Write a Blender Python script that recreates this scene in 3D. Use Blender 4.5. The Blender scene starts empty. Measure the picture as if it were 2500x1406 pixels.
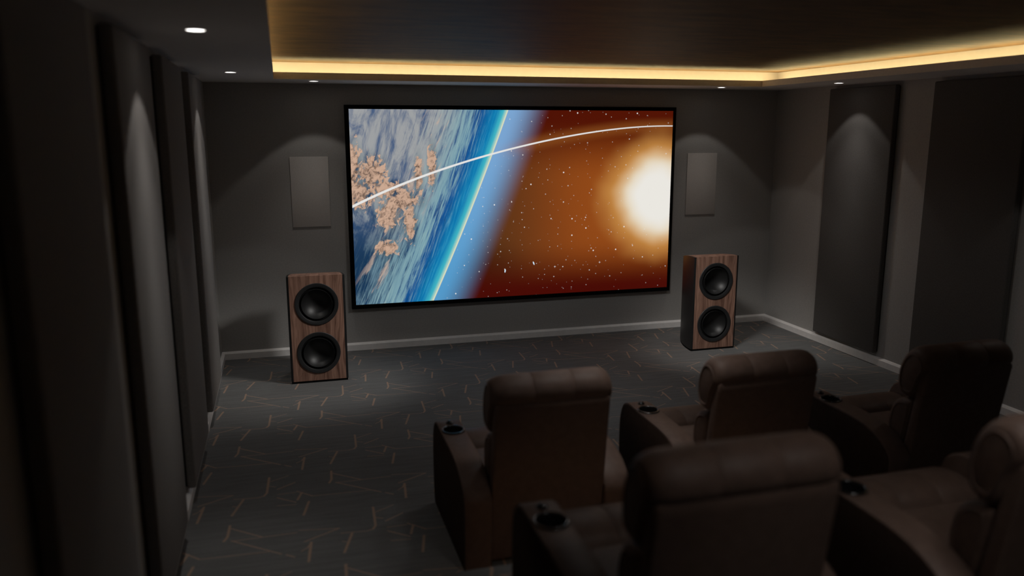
import bpy, bmesh, math
import numpy as np
from mathutils import Vector, Matrix

sc = bpy.context.scene
COL = sc.collection
PI = math.pi

# ------------------------------------------------------------------ room measures (metres)
W, H = 6.187, 2.70              # width, soffit height; screen wall is y = 0, camera looks towards +y
YB = -9.40                      # back wall
TX0, TX1, TY0, TY1 = 0.642, 5.547, -0.660, -8.60   # tray opening
LIP = 0.060                     # lip height of the cove
CX, CY, CH = 0.35, 0.25, 0.165  # cove depth sideways / front, tray ceiling height above the soffit
RISER_Y, RISER_Z = -5.00, 0.297

# ------------------------------------------------------------------ node helpers
class V:
    """Wraps a float socket so that shader maths can be written as an expression."""
    def __init__(s, nt, sock): s.nt, s.s = nt, sock
    def _m(s, op, *a):
        n = s.nt.nodes.new('ShaderNodeMath'); n.operation = op
        for i, x in enumerate((s,) + a):
            if isinstance(x, V): s.nt.links.new(x.s, n.inputs[i])
            else: n.inputs[i].default_value = x
        return V(s.nt, n.outputs[0])
    def __add__(s, o): return s._m('ADD', o)
    __radd__ = __add__
    def __sub__(s, o): return s._m('SUBTRACT', o)
    def __mul__(s, o): return s._m('MULTIPLY', o)
    __rmul__ = __mul__
    def __truediv__(s, o): return s._m('DIVIDE', o)
    def __neg__(s): return s._m('MULTIPLY', -1.0)
    def rsub(s, o): return (-s) + o
    def min(s, o): return s._m('MINIMUM', o)
    def max(s, o): return s._m('MAXIMUM', o)
    def sqrt(s): return s._m('SQRT')
    def abs(s): return s._m('ABSOLUTE')
    def lt(s, o): return s._m('LESS_THAN', o)
    def pow(s, o): return s._m('POWER', o)
    def sat(s):
        n = s._m('ADD', 0.0); n.s.node.use_clamp = True; return n
    def wrap(s, lo, hi): return s._m('WRAP', hi, lo)
    def ss(s, a, b):
        """smooth 0..1 as s runs from a to b (a may exceed b)"""
        n = s.nt.nodes.new('ShaderNodeMapRange'); n.interpolation_type = 'SMOOTHSTEP'
        lo, hi, t0, t1 = (a, b, 0.0, 1.0) if a < b else (b, a, 1.0, 0.0)
        s.nt.links.new(s.s, n.inputs[0])
        for i, x in enumerate((lo, hi, t0, t1)): n.inputs[i + 1].default_value = x
        return V(s.nt, n.outputs[0])

def lin(c):
    out = []
    for x in c:
        x = x / 255.0
        out.append(x / 12.92 if x <= 0.04045 else ((x + 0.055) / 1.055) ** 2.4)
    return tuple(out) + (1.0,)

def mat(name):
    m = bpy.data.materials.new(name); m.use_nodes = True
    nt = m.node_tree
    return m, nt, nt.nodes['Principled BSDF']

def mix(nt, f, a, b):
    n = nt.nodes.new('ShaderNodeMix'); n.data_type = 'RGBA'
    for sock, x in ((n.inputs['Factor'], f), (n.inputs[6], a), (n.inputs[7], b)):
        if isinstance(x, V): nt.links.new(x.s, sock)
        elif hasattr(x, 'is_output'): nt.links.new(x, sock)
        else: sock.default_value = x
    return n.outputs[2]

def coords(nt, kind='Object'):
    tc = nt.nodes.new('ShaderNodeTexCoord')
    return tc.outputs[kind]

def sep(nt, sock):
    n = nt.nodes.new('ShaderNodeSeparateXYZ'); nt.links.new(sock, n.inputs[0])
    return [V(nt, o) for o in n.outputs]

def comb(nt, x, y, z=0.0):
    n = nt.nodes.new('ShaderNodeCombineXYZ')
    for i, a in enumerate((x, y, z)):
        if isinstance(a, V): nt.links.new(a.s, n.inputs[i])
        else: n.inputs[i].default_value = a
    return n.outputs[0]

def noise(nt, vec, scale=5.0, detail=4.0, rough=0.5, dist=0.0):
    n = nt.nodes.new('ShaderNodeTexNoise')
    nt.links.new(vec, n.inputs['Vector'])
    n.inputs['Scale'].default_value = scale; n.inputs['Detail'].default_value = detail
    n.inputs['Roughness'].default_value = rough; n.inputs['Distortion'].default_value = dist
    return V(nt, n.outputs['Fac'])

def scaled(nt, vec, s):
    n = nt.nodes.new('ShaderNodeMapping'); nt.links.new(vec, n.inputs[0]); n.inputs['Scale'].default_value = s
    return n.outputs[0]

def bump(nt, bsdf, h, strength=0.2, dist=0.01):
    n = nt.nodes.new('ShaderNodeBump'); n.inputs['Strength'].default_value = strength; n.inputs['Distance'].default_value = dist
    nt.links.new(h.s, n.inputs['Height']); nt.links.new(n.outputs[0], bsdf.inputs['Normal'])

def plain(name, rgb, rough=0.6, spec=0.5, var=0.12, scale=30.0, bstr=0.0, stretch=(1, 1, 1), sheen=0.0):
    """matte or glossy paint / cloth / leather with a little mottling"""
    m, nt, b = mat(name)
    v = scaled(nt, coords(nt), stretch)
    n = noise(nt, v, scale, 5.0, 0.6)
    a = tuple(c * (1 - var) for c in rgb) + (1.0,); c = tuple(c * (1 + var) for c in rgb) + (1.0,)
    nt.links.new(mix(nt, n.ss(0.3, 0.7), a, c), b.inputs['Base Color'])
    b.inputs['Roughness'].default_value = rough; b.inputs['Specular IOR Level'].default_value = spec
    b.inputs['Sheen Weight'].default_value = sheen
    if bstr: bump(nt, b, n, bstr, 0.004)
    return m

# ------------------------------------------------------------------ materials
M = {}
M['wall'] = plain('wall_paint', (0.43, 0.42, 0.402), 0.85, 0.2, 0.05, 60, 0.05)
M['soffit'] = plain('soffit_paint', (0.84, 0.82, 0.79), 0.8, 0.25, 0.03, 40)
M['cove'] = plain('cove_paint', (0.47, 0.40, 0.36), 0.85, 0.2, 0.02, 20)
M['skirting'] = plain('skirting_paint', (0.90, 0.88, 0.86), 0.5, 0.3, 0.03, 20)
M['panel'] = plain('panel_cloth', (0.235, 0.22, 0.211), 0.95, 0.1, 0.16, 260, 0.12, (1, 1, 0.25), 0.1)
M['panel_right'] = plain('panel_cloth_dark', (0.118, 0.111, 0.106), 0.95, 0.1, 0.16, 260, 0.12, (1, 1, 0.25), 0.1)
M['grille'] = plain('grille_cloth', (0.64, 0.605, 0.57), 0.8, 0.2, 0.08, 240, 0.06)
M['black'] = plain('black_satin', (0.012, 0.012, 0.012), 0.45, 0.4, 0.1, 30)
M['black_matte'] = plain('black_matte', (0.006, 0.006, 0.006), 0.9, 0.1, 0.1, 30)
M['black_side'] = plain('black_cabinet_side', (0.014, 0.0145, 0.015), 0.42, 0.5, 0.08, 40)
M['velvet'] = plain('black_velvet', (0.0045, 0.0043, 0.0042), 0.95, 0.08, 0.1, 100)
M['trim_ring'] = plain('driver_ring', (0.022, 0.023, 0.024), 0.5, 0.5, 0.08, 60)
M['cone'] = plain('driver_cone', (0.012, 0.0125, 0.013), 0.47, 0.6, 0.05, 20)
M['rubber'] = plain('driver_rubber', (0.006, 0.006, 0.006), 0.6, 0.3, 0.05, 20)
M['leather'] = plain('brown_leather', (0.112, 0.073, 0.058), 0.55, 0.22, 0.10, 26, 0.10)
M['leather_shaded'] = plain('brown_leather_shaded', (0.050, 0.033, 0.026), 0.85, 0.04, 0.10, 26, 0.08)  # same leather with the shade of the chair sides put into its colour
M['gloss_black'] = plain('glossy_black', (0.010, 0.010, 0.011), 0.18, 0.6, 0.05, 20)

def emis(name, rgb, s):
    m, nt, b = mat(name)
    b.inputs['Base Color'].default_value = (0, 0, 0, 1)
    b.inputs['Emission Color'].default_value = tuple(rgb) + (1.0,); b.inputs['Emission Strength'].default_value = s
    return m
M['lamp'] = emis('downlight_lens', (1.0, 0.965, 0.92), 6.0)
M['led'] = emis('warm_led_strip', (0.79, 0.68, 0.345), 16.0)
M['step_led'] = emis('step_led_strip', (1.0, 0.50, 0.14), 1.7)

def make_tray_material():
    m, nt, b = mat('tray_ceiling_paint')
    v = coords(nt)
    n = noise(nt, scaled(nt, v, (1.3, 9.0, 1.0)), 2.2, 8.0, 0.68, 0.2)
    n2 = noise(nt, scaled(nt, v, (5.0, 60.0, 1.0)), 2.0, 6.0, 0.7)
    f = (n * 0.65 + n2 * 0.35).ss(0.30, 0.70)
    nt.links.new(mix(nt, f, (0.050, 0.033, 0.020, 1), (0.235, 0.122, 0.046, 1)), b.inputs['Base Color'])
    b.inputs['Roughness'].default_value = 0.6; b.inputs['Specular IOR Level'].default_value = 0.25
    bump(nt, b, n2, 0.25, 0.006)
    return m
M['tray'] = make_tray_material()

def make_wood():
    m, nt, b = mat('walnut_veneer')
    v = coords(nt); x, y, z = sep(nt, v)
    warp = noise(nt, scaled(nt, v, (7.0, 3.0, 1.1)), 1.0, 3.0, 0.5)
    fig = noise(nt, comb(nt, x * 34.0 + warp * 9.0, y * 10.0, z * 1.3), 1.0, 4.0, 0.6)
    grain = noise(nt, comb(nt, x * 210.0 + warp * 14.0, y * 60.0, z * 5.0), 1.0, 3.0, 0.6)
    f = (fig * 0.72 + grain * 0.28).ss(0.30, 0.70)
    nt.links.new(mix(nt, f, (0.135, 0.066, 0.046, 1), (0.47, 0.272, 0.198, 1)), b.inputs['Base Color'])
    b.inputs['Roughness'].default_value = 0.45; b.inputs['Specular IOR Level'].default_value = 0.35
    return m
M['wood'] = make_wood()

# carpet tile: strokes measured on one tile (x, y, x, y, weight)
SEG = [(0.879,-1.8,0.872,-1.943,2), (0.872,-1.943,0.855,-1.99,2), (0.884,-1.844,1.061,-1.997,1), (0.896,-1.995,1.164,-2.219,1),
 (0.91,-1.999,1.068,-1.999,0), (1.068,-1.999,1.25,-1.998,0), (0.649,-2.062,0.742,-2.157,1), (0.742,-2.157,1.101,-2.175,0),
 (0.678,-2.09,0.65,-2.188,2), (0.717,-2.232,0.681,-2.405,2), (1.19,-2.235,1.233,-2.272,1), (1.091,-2.418,1.079,-2.654,2),
 (1.079,-2.654,1.062,-2.692,2), (1.062,-2.692,1.024,-2.706,1), (1.024,-2.706,0.88,-2.69,0), (1.1,-2.484,1.214,-2.419,0),
 (1.09,-2.553,1.132,-2.577,0), (1.143,-2.615,1.256,-2.538,1), (1.143,-2.694,1.256,-2.693,0), (1.141,-2.739,1.256,-2.839,1),
 (1.142,-2.854,1.257,-2.868,0), (0.94,-2.71,0.882,-2.914,2), (0.88,-2.788,0.907,-2.803,0), (0.676,-2.734,0.874,-2.629,1),
 (0.874,-2.629,0.649,-2.593,0), (0.712,-2.752,0.691,-2.957,2), (0.712,-2.752,0.692,-2.805,1), (0.692,-2.805,0.656,-2.837,0)]
def make_carpet():
    m, nt, b = mat('patterned_carpet')
    v = coords(nt); x, y, z = sep(nt, v)
    wob = noise(nt, v, 90.0, 2.0, 0.6) + (-0.5)
    px = x.wrap(0.643, 0.643 + 0.6135) + wob * 0.006
    # every second column of tiles is shifted along its length
    col = ((x + (-0.643)) / 0.6135)._m('FLOOR')
    py = (y + col * 0.617).wrap(-3.036, -3.036 + 1.234) + wob * 0.004
    P = comb(nt, px, py)
    best = None
    for x0, y0, x1, y1, w in SEG:
        def vm(op, a, bb=None, sc_=None):
            n = nt.nodes.new('ShaderNodeVectorMath'); n.operation = op
            nt.links.new(a, n.inputs[0])
            if bb is not None:
                if isinstance(bb, tuple): n.inputs[1].default_value = bb
                else: nt.links.new(bb, n.inputs[1])
            if sc_ is not None: nt.links.new(sc_.s, n.inputs['Scale'])
            return n
        d = (x1 - x0, y1 - y0, 0.0); L2 = d[0] ** 2 + d[1] ** 2
        pa = vm('SUBTRACT', P, (x0, y0, 0.0)).outputs[0]
        t = V(nt, vm('DOT_PRODUCT', pa, (d[0] / L2, d[1] / L2, 0)).outputs['Value']).sat()
        sc3 = nt.nodes.new('ShaderNodeVectorMath'); sc3.operation = 'SCALE'; sc3.inputs[0].default_value = d
        nt.links.new(t.s, sc3.inputs['Scale'])
        dist = V(nt, vm('DISTANCE', pa, sc3.outputs[0]).outputs['Value']) + (-(0.0030, 0.0042, 0.0074)[w])
        best = dist if best is None else best.min(dist)
    line = best.ss(0.0016, -0.0012)
    pile = noise(nt, scaled(nt, v, (60.0, 200.0, 1.0)), 1.6, 3.0, 0.7)
    rows = noise(nt, scaled(nt, v, (2.0, 22.0, 1.0)), 1.4, 4.0, 0.6)
    big = noise(nt, v, 1.1, 3.0, 0.5)
    f = (pile * 0.5 + rows * 0.35 + big * 0.15).ss(0.25, 0.75)
    base = mix(nt, f, (0.106, 0.107, 0.106, 1), (0.196, 0.197, 0.195, 1))
    fine = (line * (pile * 0.55 + 0.62)).sat()
    nt.links.new(mix(nt, fine, base, (0.385, 0.27, 0.20, 1)), b.inputs['Base Color'])
    b.inputs['Roughness'].default_value = 0.95; b.inputs['Specular IOR Level'].default_value = 0.15
    bump(nt, b, pile, 0.35, 0.004)
    return m
M['carpet'] = make_carpet()

# the film on the screen: planet limb with cloud streaks, glowing sun, orbit line, stars.  Object x,z in metres.
SW, SH = 3.517, 1.972
def make_film():
    m, nt, b = mat('projected_film')
    v = coords(nt); x, y, z = sep(nt, v)
    p0, p1 = np.array((0.812, -0.004)), np.array((1.638, 1.977))
    t = (p1 - p0) / np.linalg.norm(p1 - p0); n = np.array((t[1], -t[0])); mid = (p0 + p1) / 2
    R = 26.0; s = 0.018; C = mid - n * (R - s)
    dx, dz = x + float(-C[0]), z + float(-C[1])
    d = (dx * dx + dz * dz).sqrt() + (-R)                       # <0 on the planet, >0 in space
    al = (x + float(-mid[0])) * float(t[0]) + (z + float(-mid[1])) * float(t[1])
    # ---- space
    top = z.ss(1.22, 1.90); bot = z.ss(0.62, 0.04)
    bg = mix(nt, x.ss(1.3, 2.6), lin((88, 50, 22)), lin((134, 66, 22)))
    bg = mix(nt, z.ss(0.75, 0.30) * x.ss(2.0, 1.2) * 0.8, bg, lin((58, 26, 8)))
    sx_, sz_ = (x + (-3.37)) * 0.94, z + (-1.04)
    warp = noise(nt, v, 1.6, 2.0, 0.5)
    r = (sx_ * sx_ + sz_ * sz_).sqrt() + (warp + (-0.5)) * 0.28
    bg = mix(nt, r.ss(1.45, 0.50) * 0.40, bg, lin((160, 82, 26)))
    bg = mix(nt, top * 0.95, bg, lin((76, 12, 3)))
    bg = mix(nt, bot, bg, lin((70, 9, 3)))
    bg = mix(nt, r.ss(0.80, 0.40), bg, lin((200, 142, 72)))
    bg = mix(nt, r.ss(0.56, 0.30), bg, lin((226, 208, 176)))
    bg = mix(nt, r.ss(0.44, 0.20), bg, lin((234, 231, 224)))
    g = d.ss(0.44, 0.02) * (z.ss(-0.6, 1.2) * 0.12 + 0.88)
    blue = mix(nt, z.ss(0.0, 1.9), lin((84, 158, 208)), lin((122, 164, 208)))
    bg = mix(nt, g, bg, blue)
    # stars, three layers
    for sc_, rad, keep, stren in ((4.2, 0.0085, 0.62, 1.0), (7.0, 0.0064, 0.6, 0.7), (9.0, 0.0048, 0.6, 0.4)):
        vo = nt.nodes.new('ShaderNodeTexVoronoi'); vo.voronoi_dimensions = '2D'; vo.feature = 'F1'
        vo.inputs['Scale'].default_value = sc_
        nt.links.new(comb(nt, x + sc_ * 0.77, z + sc_ * 0.31), vo.inputs['Vector'])
        dd = V(nt, vo.outputs['Distance']) / sc_
        cr = sep(nt, vo.outputs['Color'])
        f = dd.ss(rad, rad * 0.4) * cr[0].lt(keep) * (cr[1] * 0.6 + 0.4) * stren
        bg = mix(nt, f.sat(), bg, lin((225, 222, 218)))
    big = None
    for bx, bz in ((2.683,.325),(2.158,.3),(2.397,1.945),(3.088,1.945),(2.513,.713),(2.966,.713),(2.872,.462),(2.605,.461),(1.477,.993),(1.224,.638),(1.048,.061),(2.351,.639),(2.247,1.321),(2.35,.82),(1.88,1.2)):
        ax, az = (x + (-bx)).abs(), (z + (-bz)).abs()
        e = (ax + az) * 0.6 + ax.max(az) * 0.4
        if bx in (2.683, 2.158): e = (ax.min(az) * 3.2 + ax.max(az) * 0.55)
        big = e if big is None else big.min(e)
    bg = mix(nt, big.ss(0.0105, 0.005), bg, lin((236, 234, 232)))
    for bx, bz, sl in ((1.593, .28, 0.1), (1.915, .349, -0.35)):
        q = ((x + (-bx) - (z + (-bz)) * sl) * (1 / 0.0085)); w_ = (z + (-bz)) * (1 / 0.021)
        bg = mix(nt, (q * q + w_ * w_).ss(1.1, 0.5), bg, lin((205, 225, 240)))
    # ---- planet
    # streaks run along the limb near it and fan out into cloud banks farther away
    streak = noise(nt, comb(nt, d * 9.0 + al * 0.5, al * 0.95), 2.6, 7.0, 0.68, 0.4)
    fine = noise(nt, comb(nt, d * 30.0 + al * 1.5, al * 1.5), 2.0, 4.0, 0.65, 0.2)
    bank = noise(nt, comb(nt, d * 2.6 + al * 0.5 + 3.1, al * 1.05 + 1.7), 2.3, 8.0, 0.64, 0.7)
    low = z.ss(1.15, 0.40)                                      # lower left is darker sea
    c1 = (streak * 0.6 + fine * 0.4)
    sea = mix(nt, low, lin((58, 84, 122)), lin((22, 52, 82)))
    sea = mix(nt, d.ss(-0.62, -0.20), sea, lin((16, 82, 146)))
    cloud = mix(nt, d.ss(-0.75, -0.30), mix(nt, low, lin((156, 158, 160)), lin((92, 122, 140))), lin((122, 160, 172)))
    w = d.ss(-1.0, -0.35)
    cf = (bank * 0.70 + c1 * 0.30 + z.ss(0.5, 1.6) * 0.11 + (-0.075)) * w.rsub(1.0) + c1 * w
    cf = cf + d.ss(-0.85, -0.60) * d.ss(-0.26, -0.40) * 0.055 - d.ss(-0.34, -0.22) * 0.085
    pl = mix(nt, cf.ss(0.395, 0.595), sea, cloud)
    pl = mix(nt, (streak.ss(0.47, 0.36) * d.ss(-1.5, -0.5)) * 0.55, pl, mix(nt, low, lin((40, 72, 116)), lin((18, 56, 92))))
    pl = mix(nt, (fine.ss(0.50, 0.70) * d.ss(-1.0, -0.5) * d.ss(-0.12, -0.34)) * 0.45, pl, lin((152, 182, 180)))
    # pinkish streaks and land
    st2 = noise(nt, comb(nt, d * 8.0 - al * 0.9, al * 1.3 + 4.0), 1.6, 4.0, 0.6, 0.4)
    band = d.ss(-0.86, -0.72) * d.ss(-0.42, -0.52)
    pl = mix(nt, (st2.ss(0.56, 0.66) * band) * 0.75, pl, lin((196, 172, 156)))
    land = None
    for ex, ez, rx, rz in ((0.03, 1.40, .10, .27), (0.20, 1.33, .17, .20), (0.05, 1.16, .22, .20), (0.36, 1.17, .22, .10), (0.50, 1.06, .22, .12), (0.36, 0.93, .15, .18), (0.33, 0.58, .13, .09), (0.58, 0.84, .08, .20), (0.68, 1.30, .05, .24), (0.82, 1.42, .05, .24)):
        qx, qz = (x + (-ex)) * (1 / rx), (z + (-ez)) * (1 / rz)
        e = (qx * qx + qz * qz).sqrt()
        land = e if land is None else land.min(e)
    ln = noise(nt, comb(nt, x * 1.3 - z * 0.45, z * 0.8 + x * 0.25), 9.0, 8.0, 0.62, 1.2)
    vein = noise(nt, comb(nt, x * 1.1 - z * 0.3, z), 19.0, 6.0, 0.7, 0.5)
    lf = (land.ss(1.9, 0.1) * 0.42 + ln * 0.95 + vein * 0.30).ss(0.865, 0.93)
    landc = mix(nt, (vein * 0.6 + ln * 0.4).ss(0.38, 0.56), lin((92, 72, 60)), lin((204, 168, 144)))
    pl = mix(nt, (land.ss(1.5, 0.5) * 0.65), pl, mix(nt, bank.ss(0.35, 0.65), lin((24, 50, 66)), lin((118, 134, 140))))
    pl = mix(nt, lf * 0.95, pl, landc)
    # bright air along the limb
    ed = d + (streak + (-0.5)) * 0.05
    pl = mix(nt, ed.ss(-0.27, -0.10) * 0.92, pl, mix(nt, fine.ss(0.3, 0.7), lin((8, 116, 172)), lin((24, 140, 186))))
    pl = mix(nt, d.ss(-0.115, -0.035) * 0.9, pl, lin((66, 184, 196)))
    pl = mix(nt, d.ss(-0.050, -0.008) * 0.85, pl, lin((186, 212, 192)))
    pl = mix(nt, d.ss(-0.018, -0.004) * d.ss(0.006, -0.002), pl, lin((226, 222, 186)))
    img = mix(nt, d.ss(0.005, -0.005), bg, pl)
    # ---- orbit line
    px = np.array((-0.003,.303,.62,.845,1.219,1.467,1.854,2.284,2.743,3.086,3.521)); pz = np.array((1.008,1.151,1.27,1.337,1.463,1.527,1.617,1.699,1.768,1.797,1.811))
    k = np.polyfit(px, pz, 4); poly = None
    for c in k: poly = (x * 0.0 + float(c)) if poly is None else poly * x + float(c)
    k1 = np.polyder(k); der = None
    for c in k1: der = (x * 0.0 + float(c)) if der is None else der * x + float(c)
    ld = (z - poly) / (der * der + 1.0).sqrt()
    img = mix(nt, ld.abs().ss(0.11, 0.0) * x.ss(1.4, 1.9) * 0.30, img, lin((170, 104, 44)))
    hw = (x * (-0.0021) + 0.0125)
    img = mix(nt, ((ld.abs() - hw) * 180.0 + 0.5).ss(1.0, 0.0), img, lin((228, 227, 225)))
    b.inputs['Base Color'].default_value = (0.01, 0.01, 0.01, 1); b.inputs['Roughness'].default_value = 0.9
    b.inputs['Specular IOR Level'].default_value = 0.1
    nt.links.new(img, b.inputs['Emission Color']); b.inputs['Emission Strength'].default_value = 1.0
    return m
M['film'] = make_film()

# ------------------------------------------------------------------ mesh helpers
def obj(name, bm, m, parent=None, smooth=True, angle=35, loc=(0, 0, 0)):
    bmesh.ops.recalc_face_normals(bm, faces=bm.faces)
    me = bpy.data.meshes.new(name); bm.to_mesh(me); bm.free()
    if smooth:
        me.polygons.foreach_set('use_smooth', [True] * len(me.polygons))
        me.set_sharp_from_angle(angle=math.radians(angle))
    for mm in (m if isinstance(m, (list, tuple)) else [m]): me.materials.append(mm)
    o = bpy.data.objects.new(name, me); COL.objects.link(o); o.location = loc
    if parent: o.parent = parent
    return o

def tag(o, label=None, cat=None, group=None, kind=None):
    if label: o['label'] = label
    if cat: o['category'] = cat
    if group: o['group'] = group
    if kind: o['kind'] = kind
    return o

def empty(name, loc=(0, 0, 0), rz=0.0):
    o = bpy.data.objects.new(name, None); COL.objects.link(o); o.location = loc; o.rotation_euler = (0, 0, rz); o.empty_display_size = 0.1
    return o

def add_box(bm, x0, x1, y0, y1, z0, z1, bev=0.0, seg=3):
    r = bmesh.ops.create_cube(bm, size=1.0)
    vs = r['verts']
    for v in vs:
        v.co = Vector((x0 + (v.co.x + .5) * (x1 - x0), y0 + (v.co.y + .5) * (y1 - y0), z0 + (v.co.z + .5) * (z1 - z0)))
    if bev:
        es = list({e for v in vs for e in v.link_edges})
        bmesh.ops.bevel(bm, geom=es, offset=bev, segments=seg, profile=0.5, affect='EDGES')

def box(x0, x1, y0, y1, z0, z1, bev=0.0, seg=3):
    bm = bmesh.new(); add_box(bm, x0, x1, y0, y1, z0, z1, bev, seg); return bm

def catmull(pts, n=6, closed=True):
    P = [np.array(p, float) for p in pts]; out = []; N = len(P)
    for i in range(N if closed else N - 1):
        g = (lambda k: P[k % N]) if closed else (lambda k: P[min(max(k, 0), N - 1)])
        a, b_, c, d = g(i - 1), g(i), g(i + 1), g(i + 2)
        for j in range(n):
            t = j / n
            out.append(0.5 * (2 * b_ + (c - a) * t + (2 * a - 5 * b_ + 4 * c - d) * t * t + (3 * b_ - a - 3 * c + d) * t ** 3))
    if not closed: out.append(P[-1])
    return out

def inward(pts):
    """unit inward normals of a closed 2-d loop"""
    N = len(pts); area = sum(pts[i][0] * pts[(i + 1) % N][1] - pts[(i + 1) % N][0] * pts[i][1] for i in range(N))
    out = []
    for i in range(N):
        t = pts[(i + 1) % N] - pts[i - 1]; t = t / (np.linalg.norm(t) + 1e-9)
        n = np.array((-t[1], t[0])) * (1 if area > 0 else -1); out.append(n)
    return out

def shrink(prof, ins):
    A = np.array(prof); lo, hi = A.min(0), A.max(0); c = (lo + hi) / 2; h = (hi - lo) / 2
    return c + (A - c) * (1 - ins / h)

def add_loft(bm, prof, sections, axis='x'):
    """closed profile (a,b) swept along u through sections (u, inset); ends filled.  axis x: (u,a,b)"""
    rings = [[bm.verts.new((u, q[0], q[1])) for q in shrink(prof, ins)] for u, ins in sections]
    N = len(prof)
    for a, b_ in zip(rings, rings[1:]):
        for i in range(N):
            bm.faces.new((a[i], a[(i + 1) % N], b_[(i + 1) % N], b_[i]))
    bm.faces.new(rings[0]); bm.faces.new(rings[-1])

def add_tube(bm, pts, r, closed=False, seg=8):
    P = [Vector(p) for p in pts]; N = len(P); rings = []; up = None
    for i in range(N):
        a = P[i - 1] if (closed or i > 0) else P[i]; b_ = P[(i + 1) % N] if (closed or i < N - 1) else P[i]
        t = (b_ - a).normalized()
        if up is None:
            up = Vector((0, 0, 1)) if abs(t.z) < 0.9 else Vector((1, 0, 0))
        s = t.cross(up).normalized(); up = s.cross(t).normalized()
        rings.append([bm.verts.new(P[i] + (s * math.cos(2 * PI * k / seg) + up * math.sin(2 * PI * k / seg)) * r) for k in range(seg)])
    pairs = list(zip(rings, rings[1:])) + ([(rings[-1], rings[0])] if closed else [])
    for a, b_ in pairs:
        for k in range(seg): bm.faces.new((a[k], a[(k + 1) % seg], b_[(k + 1) % seg], b_[k]))
    if not closed: bm.faces.new(rings[0][::-1]); bm.faces.new(rings[-1])

def add_lathe(bm, prof, seg=48, mtx=Matrix.Identity(4), close=False):
    """profile (r, h) turned about local z"""
    rings = []
    for r, h in prof:
        if r < 1e-6: rings.append([bm.verts.new(mtx @ Vector((0, 0, h)))])
        else: rings.append([bm.verts.new(mtx @ Vector((r * math.cos(2 * PI * k / seg), r * math.sin(2 * PI * k / seg), h))) for k in range(seg)])
    pr = list(zip(rings, rings[1:])) + ([(rings[-1], rings[0])] if close else [])
    for a, b_ in pr:
        if len(a) == 1 and len(b_) == 1: continue
        for k in range(seg):
            k2 = (k + 1) % seg
            if len(a) == 1: bm.faces.new((a[0], b_[k], b_[k2]))
            elif len(b_) == 1: bm.faces.new((a[k], a[k2], b_[0]))
            else: bm.faces.new((a[k], a[k2], b_[k2], b_[k]))

def copy_tree(o, parent=None):
    c = o.copy(); COL.objects.link(c)
    if parent is not None: c.parent = parent
    for ch in list(o.children): copy_tree(ch, c)
    return c

# ------------------------------------------------------------------ the room
def structure(name, bm, m, label=None, parent=None, smooth=False):
    o = obj(name, bm, m, parent, smooth); o['kind'] = 'structure'
    if label: o['label'] = label
    return o

structure('floor', box(-0.1, W + 0.1, RISER_Y, 0.1, -0.1, 0.0), M['carpet'], 'dark grey carpet patterned with thin bronze strokes')
pf = structure('floor_platform', box(-0.1, W + 0.1, YB - 0.1, RISER_Y, -0.1, RISER_Z, 0.006, 2), M['carpet'], 'raised carpeted seating platform under the back row')
bm = bmesh.new(); add_box(bm, 1.3, 3.3, RISER_Y, RISER_Y + 0.012, RISER_Z - 0.045, RISER_Z - 0.033)
o = structure('light_strip', bm, M['step_led'], parent=pf)
structure('wall_front', box(-0.1, W + 0.1, 0.0, 0.1, -0.1, H + 0.3), M['wall'], 'dark taupe wall behind the screen')
structure('wall_left', box(-0.1, 0.0, YB, 0.0, -0.1, H + 0.3), M['wall'], 'dark taupe wall along the left side')
structure('wall_right', box(W, W + 0.1, YB, 0.0, -0.1, H + 0.3), M['wall'], 'dark taupe wall along the right side')
structure('wall_back', box(-0.1, W + 0.1, YB - 0.1, YB, -0.1, H + 0.3), M['wall'])
structure('ceiling', box(-0.1, W + 0.1, YB - 0.1, 0.1, H + CH, H + CH + 0.1), M['tray'], 'dark brushed ceiling inside the lit tray')
# soffit ring with its upstand lip
bm = bmesh.new(); T = 0.014
add_box(bm, 0, TX0, YB, 0, H, H + T); add_box(bm, TX1, W, YB, 0, H, H + T)
add_box(bm, TX0, TX1, TY0, 0, H, H + T); add_box(bm, TX0, TX1, YB, TY1, H, H + T)
L_ = 0.012
add_box(bm, TX0 - L_, TX0, TY1, TY0, H + T, H + LIP); add_box(bm, TX1, TX1 + L_, TY1, TY0, H + T, H + LIP)
add_box(bm, TX0 - L_, TX1 + L_, TY0, TY0 + L_, H + T, H + LIP); add_box(bm, TX0 - L_, TX1 + L_, TY1 - L_, TY1, H + T, H + LIP)
sf = structure('ceiling_border', bm, M['soffit'], 'grey lowered ceiling border holding the downlights')
bm = bmesh.new(); e = 0.02; zt = H + CH
add_box(bm, TX0 - CX - e, TX0 - CX, TY1 - CY, TY0 + CY, H + T, zt); add_box(bm, TX1 + CX, TX1 + CX + e, TY1 - CY, TY0 + CY, H + T, zt)
add_box(bm, TX0 - CX - e, TX1 + CX + e, TY0 + CY, TY0 + CY + e, H + T, zt); add_box(bm, TX0 - CX - e, TX1 + CX + e, TY1 - CY - e, TY1 - CY, H + T, zt)
cv = structure('trim_1', bm, M['cove'], 'pale cove face glowing amber around the tray ceiling')
def led(x0, x1, y0, y1):
    o = structure('light_strip', box(x0, x1, y0, y1, H + T, H + T + 0.010), M['led'], parent=cv)
a = 0.185; w = 0.075; f = 0.085
led(TX0 - L_ - a - w, TX0 - L_ - a, TY1, TY0 + 0.15); led(TX1 + L_ + a, TX1 + L_ + a + w, TY1, TY0 + 0.15)
led(TX0 - 0.2, TX1 + 0.2, TY0 + L_ + f, TY0 + L_ + f + w)
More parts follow.
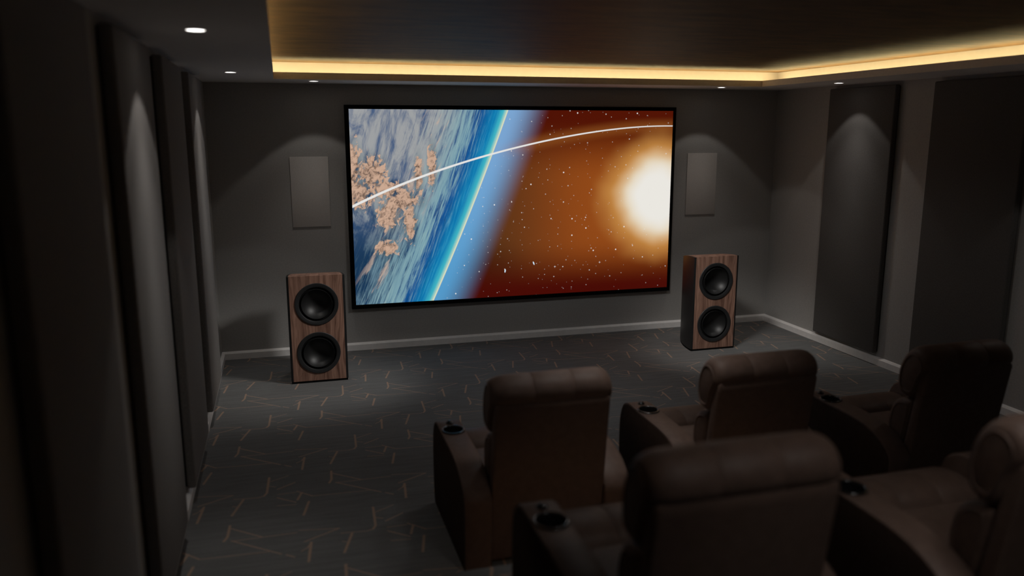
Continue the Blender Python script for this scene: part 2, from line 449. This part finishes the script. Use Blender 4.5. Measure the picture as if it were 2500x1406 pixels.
# skirting boards: flat face with a sloped top
def skirt(name, p0, p1, nx, ny, label):
    prof = [(0, 0), (0.0275, 0), (0.0275, 0.060), (0.012, 0.0745), (0.0, 0.0788)]
    bm = bmesh.new(); rings = []
    for (x, y), sgn in ((p0, 1), (p1, -1)):
        dx, dy = (p1[0] - p0[0], p1[1] - p0[1]); l = math.hypot(dx, dy); dx, dy = dx / l, dy / l
        rings.append([bm.verts.new((x + nx * a + dx * a * sgn, y + ny * a + dy * a * sgn, z)) for a, z in prof])
    n = len(prof)
    for i in range(n): bm.faces.new((rings[0][i], rings[0][(i + 1) % n], rings[1][(i + 1) % n], rings[1][i]))
    bm.faces.new(rings[0]); bm.faces.new(rings[1][::-1])
    structure(name, bm, M['skirting'], label)
skirt('baseboard_front', (0, 0), (W, 0), 0, -1, 'light grey skirting board under the screen wall')
skirt('baseboard_left', (0, 0), (0, RISER_Y), 1, 0, 'light grey skirting board along the left wall')
skirt('baseboard_right', (W, 0), (W, RISER_Y), -1, 0, 'light grey skirting board along the right wall')

# ------------------------------------------------------------------ acoustic wall panels
def wall_panel(side, y0, y1, label, group):
    z0, z1, t, back = 0.115, 2.667, 0.062, 0.008
    r = empty('acoustic_panel', (0 if side < 0 else W, (y0 + y1) / 2, z0))
    tag(r, label, 'wall panel', group)
    hw = (y1 - y0) / 2; s = 1 if side < 0 else -1
    def bx(a, b_): return (min(s * a, s * b_), max(s * a, s * b_))
    a, b_ = bx(back, t)
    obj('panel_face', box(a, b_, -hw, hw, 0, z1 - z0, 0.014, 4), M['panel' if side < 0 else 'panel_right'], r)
    a, b_ = bx(0.0005, back)
    obj('backing', box(a, b_, -hw + 0.012, hw - 0.012, 0.012, z1 - z0 - 0.012), M['black_matte'], r)
GL, GR = 'upholstered panels on the left wall', 'upholstered panels on the right wall'
wall_panel(-1, -1.94, -1.00, 'tall grey cloth panel on left wall, farthest one, next to the screen wall corner', GL)
wall_panel(-1, -3.334, -2.394, 'tall grey cloth panel on left wall, second from the screen wall, without a light streak', GL)
wall_panel(-1, -4.728, -3.788, 'tall grey cloth panel on left wall with broad light streak, third from the screen wall', GL)
wall_panel(-1, -6.122, -5.182, 'dark blurred tall cloth panel on left wall, nearest at the left photo edge', GL)
wall_panel(1, -1.94, -1.00, 'tall dark brown cloth panel on right wall with spotlight arch, beside the corner', GR)
wall_panel(1, -3.334, -2.394, 'wide dark brown cloth panel on right wall behind the right-hand recliner', GR)

# ------------------------------------------------------------------ projection screen and in-wall grilles
scr = empty('projection_screen', (1.2913, -0.004, 0.4461))
tag(scr, 'large black framed projection screen showing a blue planet and glowing sun', 'screen')
bm = bmesh.new(); FW, FH, D = 3.5938, 2.055, 0.05
bl, br, bb, bt = 0.0422, 0.0350, 0.0430, 0.0400
add_box(bm, 0, FW, -D, 0, 0, bb, 0.003, 2); add_box(bm, 0, FW, -D, 0, FH - bt, FH, 0.003, 2)
add_box(bm, 0, bl, -D, 0, bb, FH - bt, 0.003, 2); add_box(bm, FW - br, FW, -D, 0, bb, FH - bt, 0.003, 2)
obj('screen_frame', bm, M['velvet'], scr)
bm = bmesh.new(); add_box(bm, -0.002, SW + 0.002, -0.004, 0.016, -0.002, SH + 0.002)
obj('screen_surface', bm, M['film'], scr, False, loc=(bl, -D + 0.012, bb))

for x0, x1, label in ((0.748, 1.118, 'flush grey rectangular speaker grille on wall left of the screen'), (5.068, 5.440, 'flush grey rectangular speaker grille on wall right of the screen')):
    r = empty('wall_speaker', ((x0 + x1) / 2, 0, 1.306)); tag(r, label, 'speaker', 'flush wall speakers beside the screen')
    hw = (x1 - x0) / 2
    obj('grille', box(-hw, hw, -0.010, -0.003, 0, 0.694, 0.003, 2), M['grille'], r)
    obj('mounting_frame', box(-hw + 0.006, hw - 0.006, -0.003, -0.0005, 0.006, 0.688), M['black_matte'], r)

# ------------------------------------------------------------------ floor speakers
def make_speaker():
    r = empty('floor_speaker')
    Wd, Ht, Dp, ka, kt = 0.507, 0.987, 0.52, 0.55, 0.28
    z0 = 0.020; N = 14
    hwf = lambda t: Wd / 2 - ka * t * t
    top = lambda t: Ht - kt * t * t
    ts = [Dp * i / N for i in range(N + 1)]
    side = 0.019
    # wooden body: baffle, arched top, back
    bm = bmesh.new(); rows = []
    for t in ts:
        h, zt_ = hwf(t) - side, top(t)
        rows.append([bm.verts.new((-h, t, z0)), bm.verts.new((h, t, z0)), bm.verts.new((h, t, zt_)), bm.verts.new((-h, t, zt_))])
    for a, b_ in zip(rows, rows[1:]):
        for i in range(4): bm.faces.new((a[i], a[(i + 1) % 4], b_[(i + 1) % 4], b_[i]))
    bm.faces.new(rows[0]); bm.faces.new(rows[-1][::-1])
    cab = obj('cabinet', bm, M['wood'], r, True, 25)
    cut = bpy.data.objects.new('cut', bpy.data.meshes.new('cut')); cb = bmesh.new()
    for zc in (0.728, 0.279):
        bmesh.ops.create_cone(cb, cap_ends=True, segments=64, radius1=0.154, radius2=0.154, depth=0.24, matrix=Matrix.Translation((0, 0, zc)) @ Matrix.Rotation(PI / 2, 4, 'X'))
    cb.to_mesh(cut.data); cb.free(); COL.objects.link(cut)
    md = cab.modifiers.new('holes', 'BOOLEAN'); md.object = cut; md.operation = 'DIFFERENCE'; md.solver = 'EXACT'
    dg = bpy.context.evaluated_depsgraph_get(); me = bpy.data.meshes.new_from_object(cab.evaluated_get(dg))
    cab.modifiers.clear(); cab.data = me; bpy.data.objects.remove(cut)
    me.polygons.foreach_set('use_smooth', [True] * len(me.polygons)); me.set_sharp_from_angle(angle=math.radians(25))
    for s in (-1, 1):
        bm = bmesh.new(); rows = []
        for i, t in enumerate(ts):
            h, zt_ = hwf(t), top(t) - 0.002
            f = -0.001 if i == 0 else t
            rows.append([bm.verts.new((s * (h - side), f, z0)), bm.verts.new((s * h, f + (0.006 if i == 0 else 0), z0)), bm.verts.new((s * h, f + (0.006 if i == 0 else 0), zt_)), bm.verts.new((s * (h - side), f, zt_))])
        for a, b_ in zip(rows, rows[1:]):
            for i in range(4): bm.faces.new((a[i], a[(i + 1) % 4], b_[(i + 1) % 4], b_[i]))
        bm.faces.new(rows[0]); bm.faces.new(rows[-1][::-1])
        o = obj('side_panel', bm, M['black_side'], r, True, 25); o['label'] = 'black curved side panel'
    bm = bmesh.new(); rows = []
    for t in ts:
        h = hwf(t) - 0.004; f = max(t, 0.004)
        rows.append([bm.verts.new((-h, f, 0)), bm.verts.new((h, f, 0)), bm.verts.new((h, f, z0)), bm.verts.new((-h, f, z0))])
    for a, b_ in zip(rows, rows[1:]):
        for i in range(4): bm.faces.new((a[i], a[(i + 1) % 4], b_[(i + 1) % 4], b_[i]))
    bm.faces.new(rows[0]); bm.faces.new(rows[-1][::-1])
    obj('plinth', bm, M['black_matte'], r, True, 25)
    # two drivers: lathe axis pointing out of the baffle (-y)
    for zc in (0.728, 0.279):
        mtx = Matrix.Translation((0, 0, zc)) @ Matrix.Rotation(PI / 2, 4, 'X')
        bm = bmesh.new()
        add_lathe(bm, [(0.192, 0.0), (0.192, 0.006), (0.189, 0.009), (0.162, 0.009), (0.157, 0.006), (0.156, 0.0005)], 96, mtx)
        dr = obj('driver_ring', bm, M['trim_ring'], r, True, 40)
        bm = bmesh.new()
        add_lathe(bm, [(0.157, 0.0008)] + [(0.1448 + 0.0090 * math.cos(a_), 0.0012 - 0.013 * math.sin(a_)) for a_ in [PI * k / 10 for k in range(11)]] + [(0.1355, 0.003)], 96, mtx)
        obj('surround', bm, M['rubber'], dr, True, 60)
        # deep dish sunk into the baffle
        bm = bmesh.new(); RS = 0.150; am = math.asin(0.1345 / RS)
        dish = [(RS * math.sin(am * k / 20), 0.004 + RS * (math.cos(am) - math.cos(am * k / 20))) for k in range(20, -1, -1)]
        add_lathe(bm, [(0.1365, 0.001), (0.1362, 0.005), (0.1353, 0.006)] + dish, 96, mtx)
        obj('cone', bm, M['cone'], dr, True, 60)
    return r
sp = make_speaker()
sp.location = (0.9065, -1.020, 0.0)
tag(sp, 'walnut floor speaker with two black drivers left of the screen', 'speaker', 'walnut floor speakers')
s2 = copy_tree(sp); s2.location = (4.9105, -1.018, 0.0)
tag(s2, 'walnut floor speaker with two black drivers right of the screen, black side visible', 'speaker', 'walnut floor speakers')

# ------------------------------------------------------------------ recliners (local x across, y towards the screen, z up)
def make_recliner():
    r = empty('recliner_chair')
    # --- armrests
    prof = catmull([(0.812, 0.03), (0.824, 0.20), (0.826, 0.36), (0.812, 0.455), (0.780, 0.520), (0.735, 0.552), (0.680, 0.563), (0.60, 0.560), (0.50, 0.556), (0.38, 0.555),
                    (0.27, 0.551), (0.17, 0.540), (0.08, 0.515), (0.010, 0.481), (-0.042, 0.437), (-0.064, 0.388), (-0.062, 0.32)], 4, False)
    prof = [np.array((0.80, 0.004))] + prof + [np.array((-0.045, 0.004))]
    for s in (-1, 1):
        bm = bmesh.new()
        n = len(prof); A, B = 0.453, 0.308
        ins = [(s * A, 0.010), (s * (A - 0.003), 0.004), (s * (A - 0.010), 0.0), (s * (B + 0.010), 0.0), (s * (B + 0.003), 0.004), (s * B, 0.010)]
        add_loft(bm, prof, ins)
        tp = [(s * (A - 0.004), p[0], p[1]) for p in shrink(prof, 0.003)[2:-2]]
        bmesh.ops.recalc_face_normals(bm, faces=bm.faces)
        arm = obj('armrest', bm, [M['leather'], M['leather_shaded']], r, True, 50)
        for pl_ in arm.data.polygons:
            if len(pl_.vertices) > 20 and pl_.center.x * s > 0.4: pl_.material_index = 1  # outer arm face gets the leather darkened to stand for shade
        # cut a real well for the cup
        cut = bpy.data.objects.new('cut', bpy.data.meshes.new('cut')); cb = bmesh.new()
        bmesh.ops.create_cone(cb, cap_ends=True, segments=40, radius1=0.056, radius2=0.056, depth=0.12, matrix=Matrix.Translation((s * 0.3805, 0.557, 0.53)))
        cb.to_mesh(cut.data); cb.free(); COL.objects.link(cut)
        md = arm.modifiers.new('cup', 'BOOLEAN'); md.object = cut; md.operation = 'DIFFERENCE'; md.solver = 'EXACT'
        dg = bpy.context.evaluated_depsgraph_get(); me = bpy.data.meshes.new_from_object(arm.evaluated_get(dg))
        arm.modifiers.clear(); arm.data = me; bpy.data.objects.remove(cut)
        bm = bmesh.new(); bm.from_mesh(me); add_tube(bm, tp, 0.0042, False, 6); bm.to_mesh(me); bm.free()
        me.polygons.foreach_set('use_smooth', [True] * len(me.polygons)); me.set_sharp_from_angle(angle=math.radians(50))
        # cup holder: ring and well
        mtx = Matrix.Translation((s * 0.3805, 0.557, 0.5585)) @ Matrix.Rotation(math.radians(0.8), 4, 'X')
        bm = bmesh.new()
        add_lathe(bm, [(0.0, -0.080), (0.050, -0.080), (0.0545, -0.072), (0.0545, -0.004), (0.056, 0.003), (0.0595, 0.0065), (0.064, 0.0065), (0.0675, 0.003), (0.0685, -0.003)], 48, mtx)
        obj('cup_holder', bm, M['gloss_black'], arm, True, 50)['label'] = 'black ringed cup holder'
        bm = bmesh.new()
        add_lathe(bm, [(0.0215, -0.004), (0.0215, 0.003), (0.0185, 0.006), (0.0165, 0.006), (0.015, 0.010), (0.009, 0.0135), (0.0, 0.0145)], 32, Matrix.Translation((s * 0.3805, 0.662, 0.565)))
        obj('control_button', bm, M['gloss_black'], arm, True, 60)['label'] = 'black round control button'
    # --- base and seat
    obj('seat_base', box(-0.306, 0.306, 0.05, 0.74, 0.035, 0.33, 0.015, 2), M['leather_shaded'], r)
    obj('foot', box(-0.29, 0.29, 0.08, 0.70, 0.0, 0.036), M['black_matte'], r)
    def secs(hw, end, creases, cw=0.0050, cd=0.0034, run=None):
        run = run or end; S = [(-hw, end)]
        for f in (0.05, 0.13, 0.25, 0.42, 0.65, 1.0):
            S.append((-hw + run * f, end * (1 - math.sqrt(1 - (1 - f) ** 2))))
        mids = []
        for c in creases: mids += [(c - cw * 1.6, 0), (c - cw * 0.6, cd * 0.55), (c, cd), (c + cw * 0.6, cd * 0.55), (c + cw * 1.6, 0)]
        if not creases: mids = [(0, 0)]
        S += mids + [(-u, i) for u, i in reversed(S)]
        return S
    sp_ = catmull([(0.06, 0.30), (0.06, 0.40), (0.10, 0.445), (0.30, 0.452), (0.50, 0.446), (0.545, 0.425), (0.555, 0.36), (0.54, 0.30), (0.30, 0.29)], 4)
    bm = bmesh.new(); add_loft(bm, sp_, secs(0.304, 0.03, ())); obj('seat_cushion', bm, M['leather'], r, True, 60)
    fr = catmull([(0.558, 0.36), (0.565, 0.425), (0.60, 0.468), (0.67, 0.487), (0.75, 0.482), (0.83, 0.450), (0.885, 0.38), (0.895, 0.28), (0.875, 0.17), (0.845, 0.10), (0.79, 0.08), (0.76, 0.15), (0.72, 0.28)], 4)
    bm = bmesh.new(); add_loft(bm, fr, secs(0.304, 0.035, (-0.10, 0.10))); obj('footrest', bm, M['leather'], r, True, 60)
    # --- backrest
    back = obj('backrest', None or loft_back(), M['leather'], r, True, 40)
    hp = catmull([(-0.128, 0.930), (-0.140, 0.955), (-0.137, 0.990), (-0.118, 1.022), (-0.083, 1.047), (-0.038, 1.056), (0.010, 1.044), (0.051, 1.009), (0.083, 0.957), (0.103, 0.900),
                  (0.110, 0.840), (0.103, 0.785), (0.080, 0.748), (0.035, 0.733), (-0.020, 0.735), (-0.055, 0.775), (-0.085, 0.86)], 4)
    bm = bmesh.new(); add_loft(bm, hp, secs(0.321, 0.052, (-0.105, 0.105), run=0.085))
    for s in (-1, 1):
        add_tube(bm, [(s * 0.3205, p[0], p[1]) for p in shrink(hp, 0.051)], 0.0045, True, 6)
    obj('headrest', bm, M['leather'], back, True, 60)
    lp = catmull([(-0.020, 0.728), (0.040, 0.728), (0.090, 0.712), (0.130, 0.670), (0.152, 0.600), (0.156, 0.530), (0.140, 0.470), (0.10, 0.425), (0.04, 0.42), (0.00, 0.55), (-0.02, 0.66)], 5)
    bm = bmesh.new(); add_loft(bm, lp, secs(0.302, 0.035, (-0.103, 0.103)))
    for s in (-1, 1):
        add_tube(bm, [(s * 0.3005, p[0], p[1]) for p in shrink(lp, 0.034)], 0.0045, True, 6)
    obj('lumbar_cushion', bm, M['leather'], back, True, 60)
    return r

def loft_back():
    bm = bmesh.new()
    rear = lambda h: 0.012 - 0.155 * h
    pr = [np.array(p) for p in ((rear(0.03), 0.030), (rear(0.3), 0.30), (rear(0.6), 0.60), (rear(0.88), 0.88), (rear(0.915), 0.915), (-0.126, 0.928), (-0.112, 0.932), (-0.088, 0.926), (-0.076, 0.90), (-0.030, 0.66), (0.018, 0.40), (0.060, 0.20), (0.070, 0.030))]
    hw = 0.305
    add_loft(bm, pr, [(-hw, 0.014), (-hw + 0.004, 0.006), (-hw + 0.013, 0.0), (hw - 0.013, 0.0), (hw - 0.004, 0.006), (hw, 0.014)])
    return bm

ch = make_recliner()
F, B_ = 'front row recliners', 'back row recliners on the platform'
chairs = [((1.917, -4.502, 0.0), 0.0, 'brown leather recliner at left end of front row beside the open carpet', F),
          ((3.147, -4.503, 0.0), 0.0, 'middle brown leather recliner of front row, in line with the right floor speaker', F),
          ((4.378, -4.628, 0.0), 0.02, 'brown leather recliner at right end of front row, by the right wall', F),
          ((1.920, -6.245, RISER_Z), 0.0, 'large brown leather recliner on the platform, nearest, in bottom middle foreground', B_),
          ((3.160, -6.310, RISER_Z), 0.0, 'brown leather recliner on the platform, cut off by the right photo edge', B_)]
for i, (loc, rz, label, grp) in enumerate(chairs):
    o = ch if i == 0 else copy_tree(ch)
    o.location = loc; o.rotation_euler = (0, 0, rz); tag(o, label, 'recliner', grp)

# ------------------------------------------------------------------ downlights and lamps
def make_downlight():
    r = empty('downlight')
    bm = bmesh.new(); add_lathe(bm, [(0.047, -0.0005), (0.047, -0.003), (0.041, -0.004), (0.040, -0.0008)], 40)
    obj('trim_ring', bm, M['soffit'], r, True, 50)
    bm = bmesh.new(); add_lathe(bm, [(0.0, -0.0030), (0.030, -0.0030), (0.0395, -0.0015), (0.0398, -0.0006)], 40)
    obj('lens', bm, M['lamp'], r, True, 50)
    return r
def spot(x, y, aim=None):
    """one downlight: a wide faint skirt, a softer middle, and (front pair) a gimbal core aimed at the loudspeaker"""
    beams = [(3.8, 90, 0.14, None), (8.0, 70, 1.0, None)]
    beams += [(12.0, 36, 1.0, None)] if aim is None else []
    for p_, ang, bl_, tgt in beams:
        l = bpy.data.lights.new('downlight_beam', 'SPOT'); l.energy = p_ * (1.5 if x > 5.5 else 1.4 if x < 0.5 else 1.0); l.spot_size = math.radians(ang); l.spot_blend = bl_
        l.shadow_soft_size = 0.03; l.color = (1.0, 0.955, 0.905)
        o = bpy.data.objects.new('downlight_beam', l); COL.objects.link(o); o.location = (x, y, H - 0.012)
        if tgt: o.rotation_euler = (Vector(tgt) - o.location).to_track_quat('-Z', 'Y').to_euler()
dl = make_downlight()
G = 'round downlights in the ceiling border'
for i, (x, y, lab) in enumerate(((0.325, -4.266, 'round white downlight in left ceiling border, nearest and largest'),
                                 (0.325, -1.474, 'round white downlight in left ceiling border near the far corner'),
                                 (0.996, -0.453, 'round white downlight in front ceiling border above the left floor speaker'),
                                 (5.1945, -0.453, 'round white downlight in front ceiling border above the right floor speaker'),
                                 (5.862, -1.474, 'round white downlight in right ceiling border above the spotlit panel'))):
    o = dl if i == 0 else copy_tree(dl)
    o.location = (x, y, H); tag(o, lab, 'downlight', G)
    spot(x, y, {2: 1, 3: 1}.get(i))
for x, y in ((5.862, -4.266), (5.862, -7.06)): spot(x, y)      # the same lamps outside the frame

def area(x, y, z, sx, sy, p_, col, rot=(0, 0, 0)):
    l = bpy.data.lights.new('ceiling_lamp', 'AREA'); l.shape = 'RECTANGLE'; l.size = sx; l.size_y = sy; l.energy = p_; l.color = col
    o = bpy.data.objects.new('ceiling_lamp', l); COL.objects.link(o); o.location = (x, y, z); o.rotation_euler = rot
def fill_spot(x, y, tgt, p_, ang, bl_, size, col=(1.0, 0.96, 0.92)):
    """fill lamp added without a fitting below the tray ceiling, aimed at a point"""
    l = bpy.data.lights.new('fill_spot', 'SPOT'); l.energy = p_; l.spot_size = math.radians(ang); l.spot_blend = bl_
    l.shadow_soft_size = size; l.color = col
    o = bpy.data.objects.new('fill_spot', l); COL.objects.link(o); o.location = (x, y, H + CH - 0.03)
    o.rotation_euler = (Vector(tgt) - o.location).to_track_quat('-Z', 'Y').to_euler()
fill_spot(2.95, -2.50, (0.80, -1.02, 0.34), 270.0, 38, 1.0, 0.30)      # one added fill on each loudspeaker
fill_spot(3.23, -2.50, (5.03, -1.02, 0.34), 270.0, 38, 1.0, 0.30)
fill_spot(2.46, -4.68, (2.46, -4.55, 0.0), 58.0, 64, 0.85, 0.20)       # added fill over each row of seats
fill_spot(3.00, -6.55, (3.10, -6.35, 0.9), 26.0, 56, 0.9, 0.20)
fill_spot(2.35, -7.30, (2.45, -6.30, 0.9), 34.0, 84, 0.9, 0.22)
fill_spot(3.05, -2.60, (3.05, -0.70, 0.0), 28.0, 104, 1.0, 0.22, (0.94, 0.97, 1.0))  # added fill for the lower front wall and the floor before it
fill_spot(3.05, -2.70, (3.05, -2.70, 0.0), 22.0, 156, 0.35, 0.22, (0.98, 0.98, 0.98))   # added fill in the middle of the room

w_ = bpy.data.worlds.new('world'); sc.world = w_; w_.use_nodes = True
w_.node_tree.nodes['Background'].inputs[0].default_value = (0.02, 0.02, 0.02, 1); w_.node_tree.nodes['Background'].inputs[1].default_value = 0.2

# ------------------------------------------------------------------ camera
cam = bpy.data.cameras.new('camera'); co = bpy.data.objects.new('camera', cam); COL.objects.link(co); sc.camera = co
fw = Vector((0.2694910791, 0.9434340597, -0.1931495101)); rt = Vector((0.9615188966, -0.2747385173, -0.0003981873)); up = Vector((0.0534412734, 0.1856095959, 0.9811692556))
mw = Matrix((rt, up, -fw)).transposed().to_4x4(); mw.translation = Vector((0.65606, -8.26417, 2.25955)); co.matrix_world = mw
cam.sensor_width = 36.0; cam.lens = 1962.155 * 36.0 / 2500.0; cam.clip_start = 0.05
cam.dof.use_dof = True; cam.dof.focus_distance = 7.6; cam.dof.aperture_fstop = 0.85

sc.view_settings.view_transform = 'Standard'; sc.view_settings.look = 'None'
sc.view_settings.exposure = 0.0; sc.view_settings.gamma = 1.0
sc.cycles.max_bounces = 6; sc.cycles.diffuse_bounces = 4; sc.cycles.glossy_bounces = 3
sc.cycles.use_adaptive_sampling = True; sc.cycles.adaptive_threshold = 0.04; sc.cycles.adaptive_min_samples = 16
sc.cycles.sample_clamp_indirect = 3.0; sc.cycles.use_denoising = True
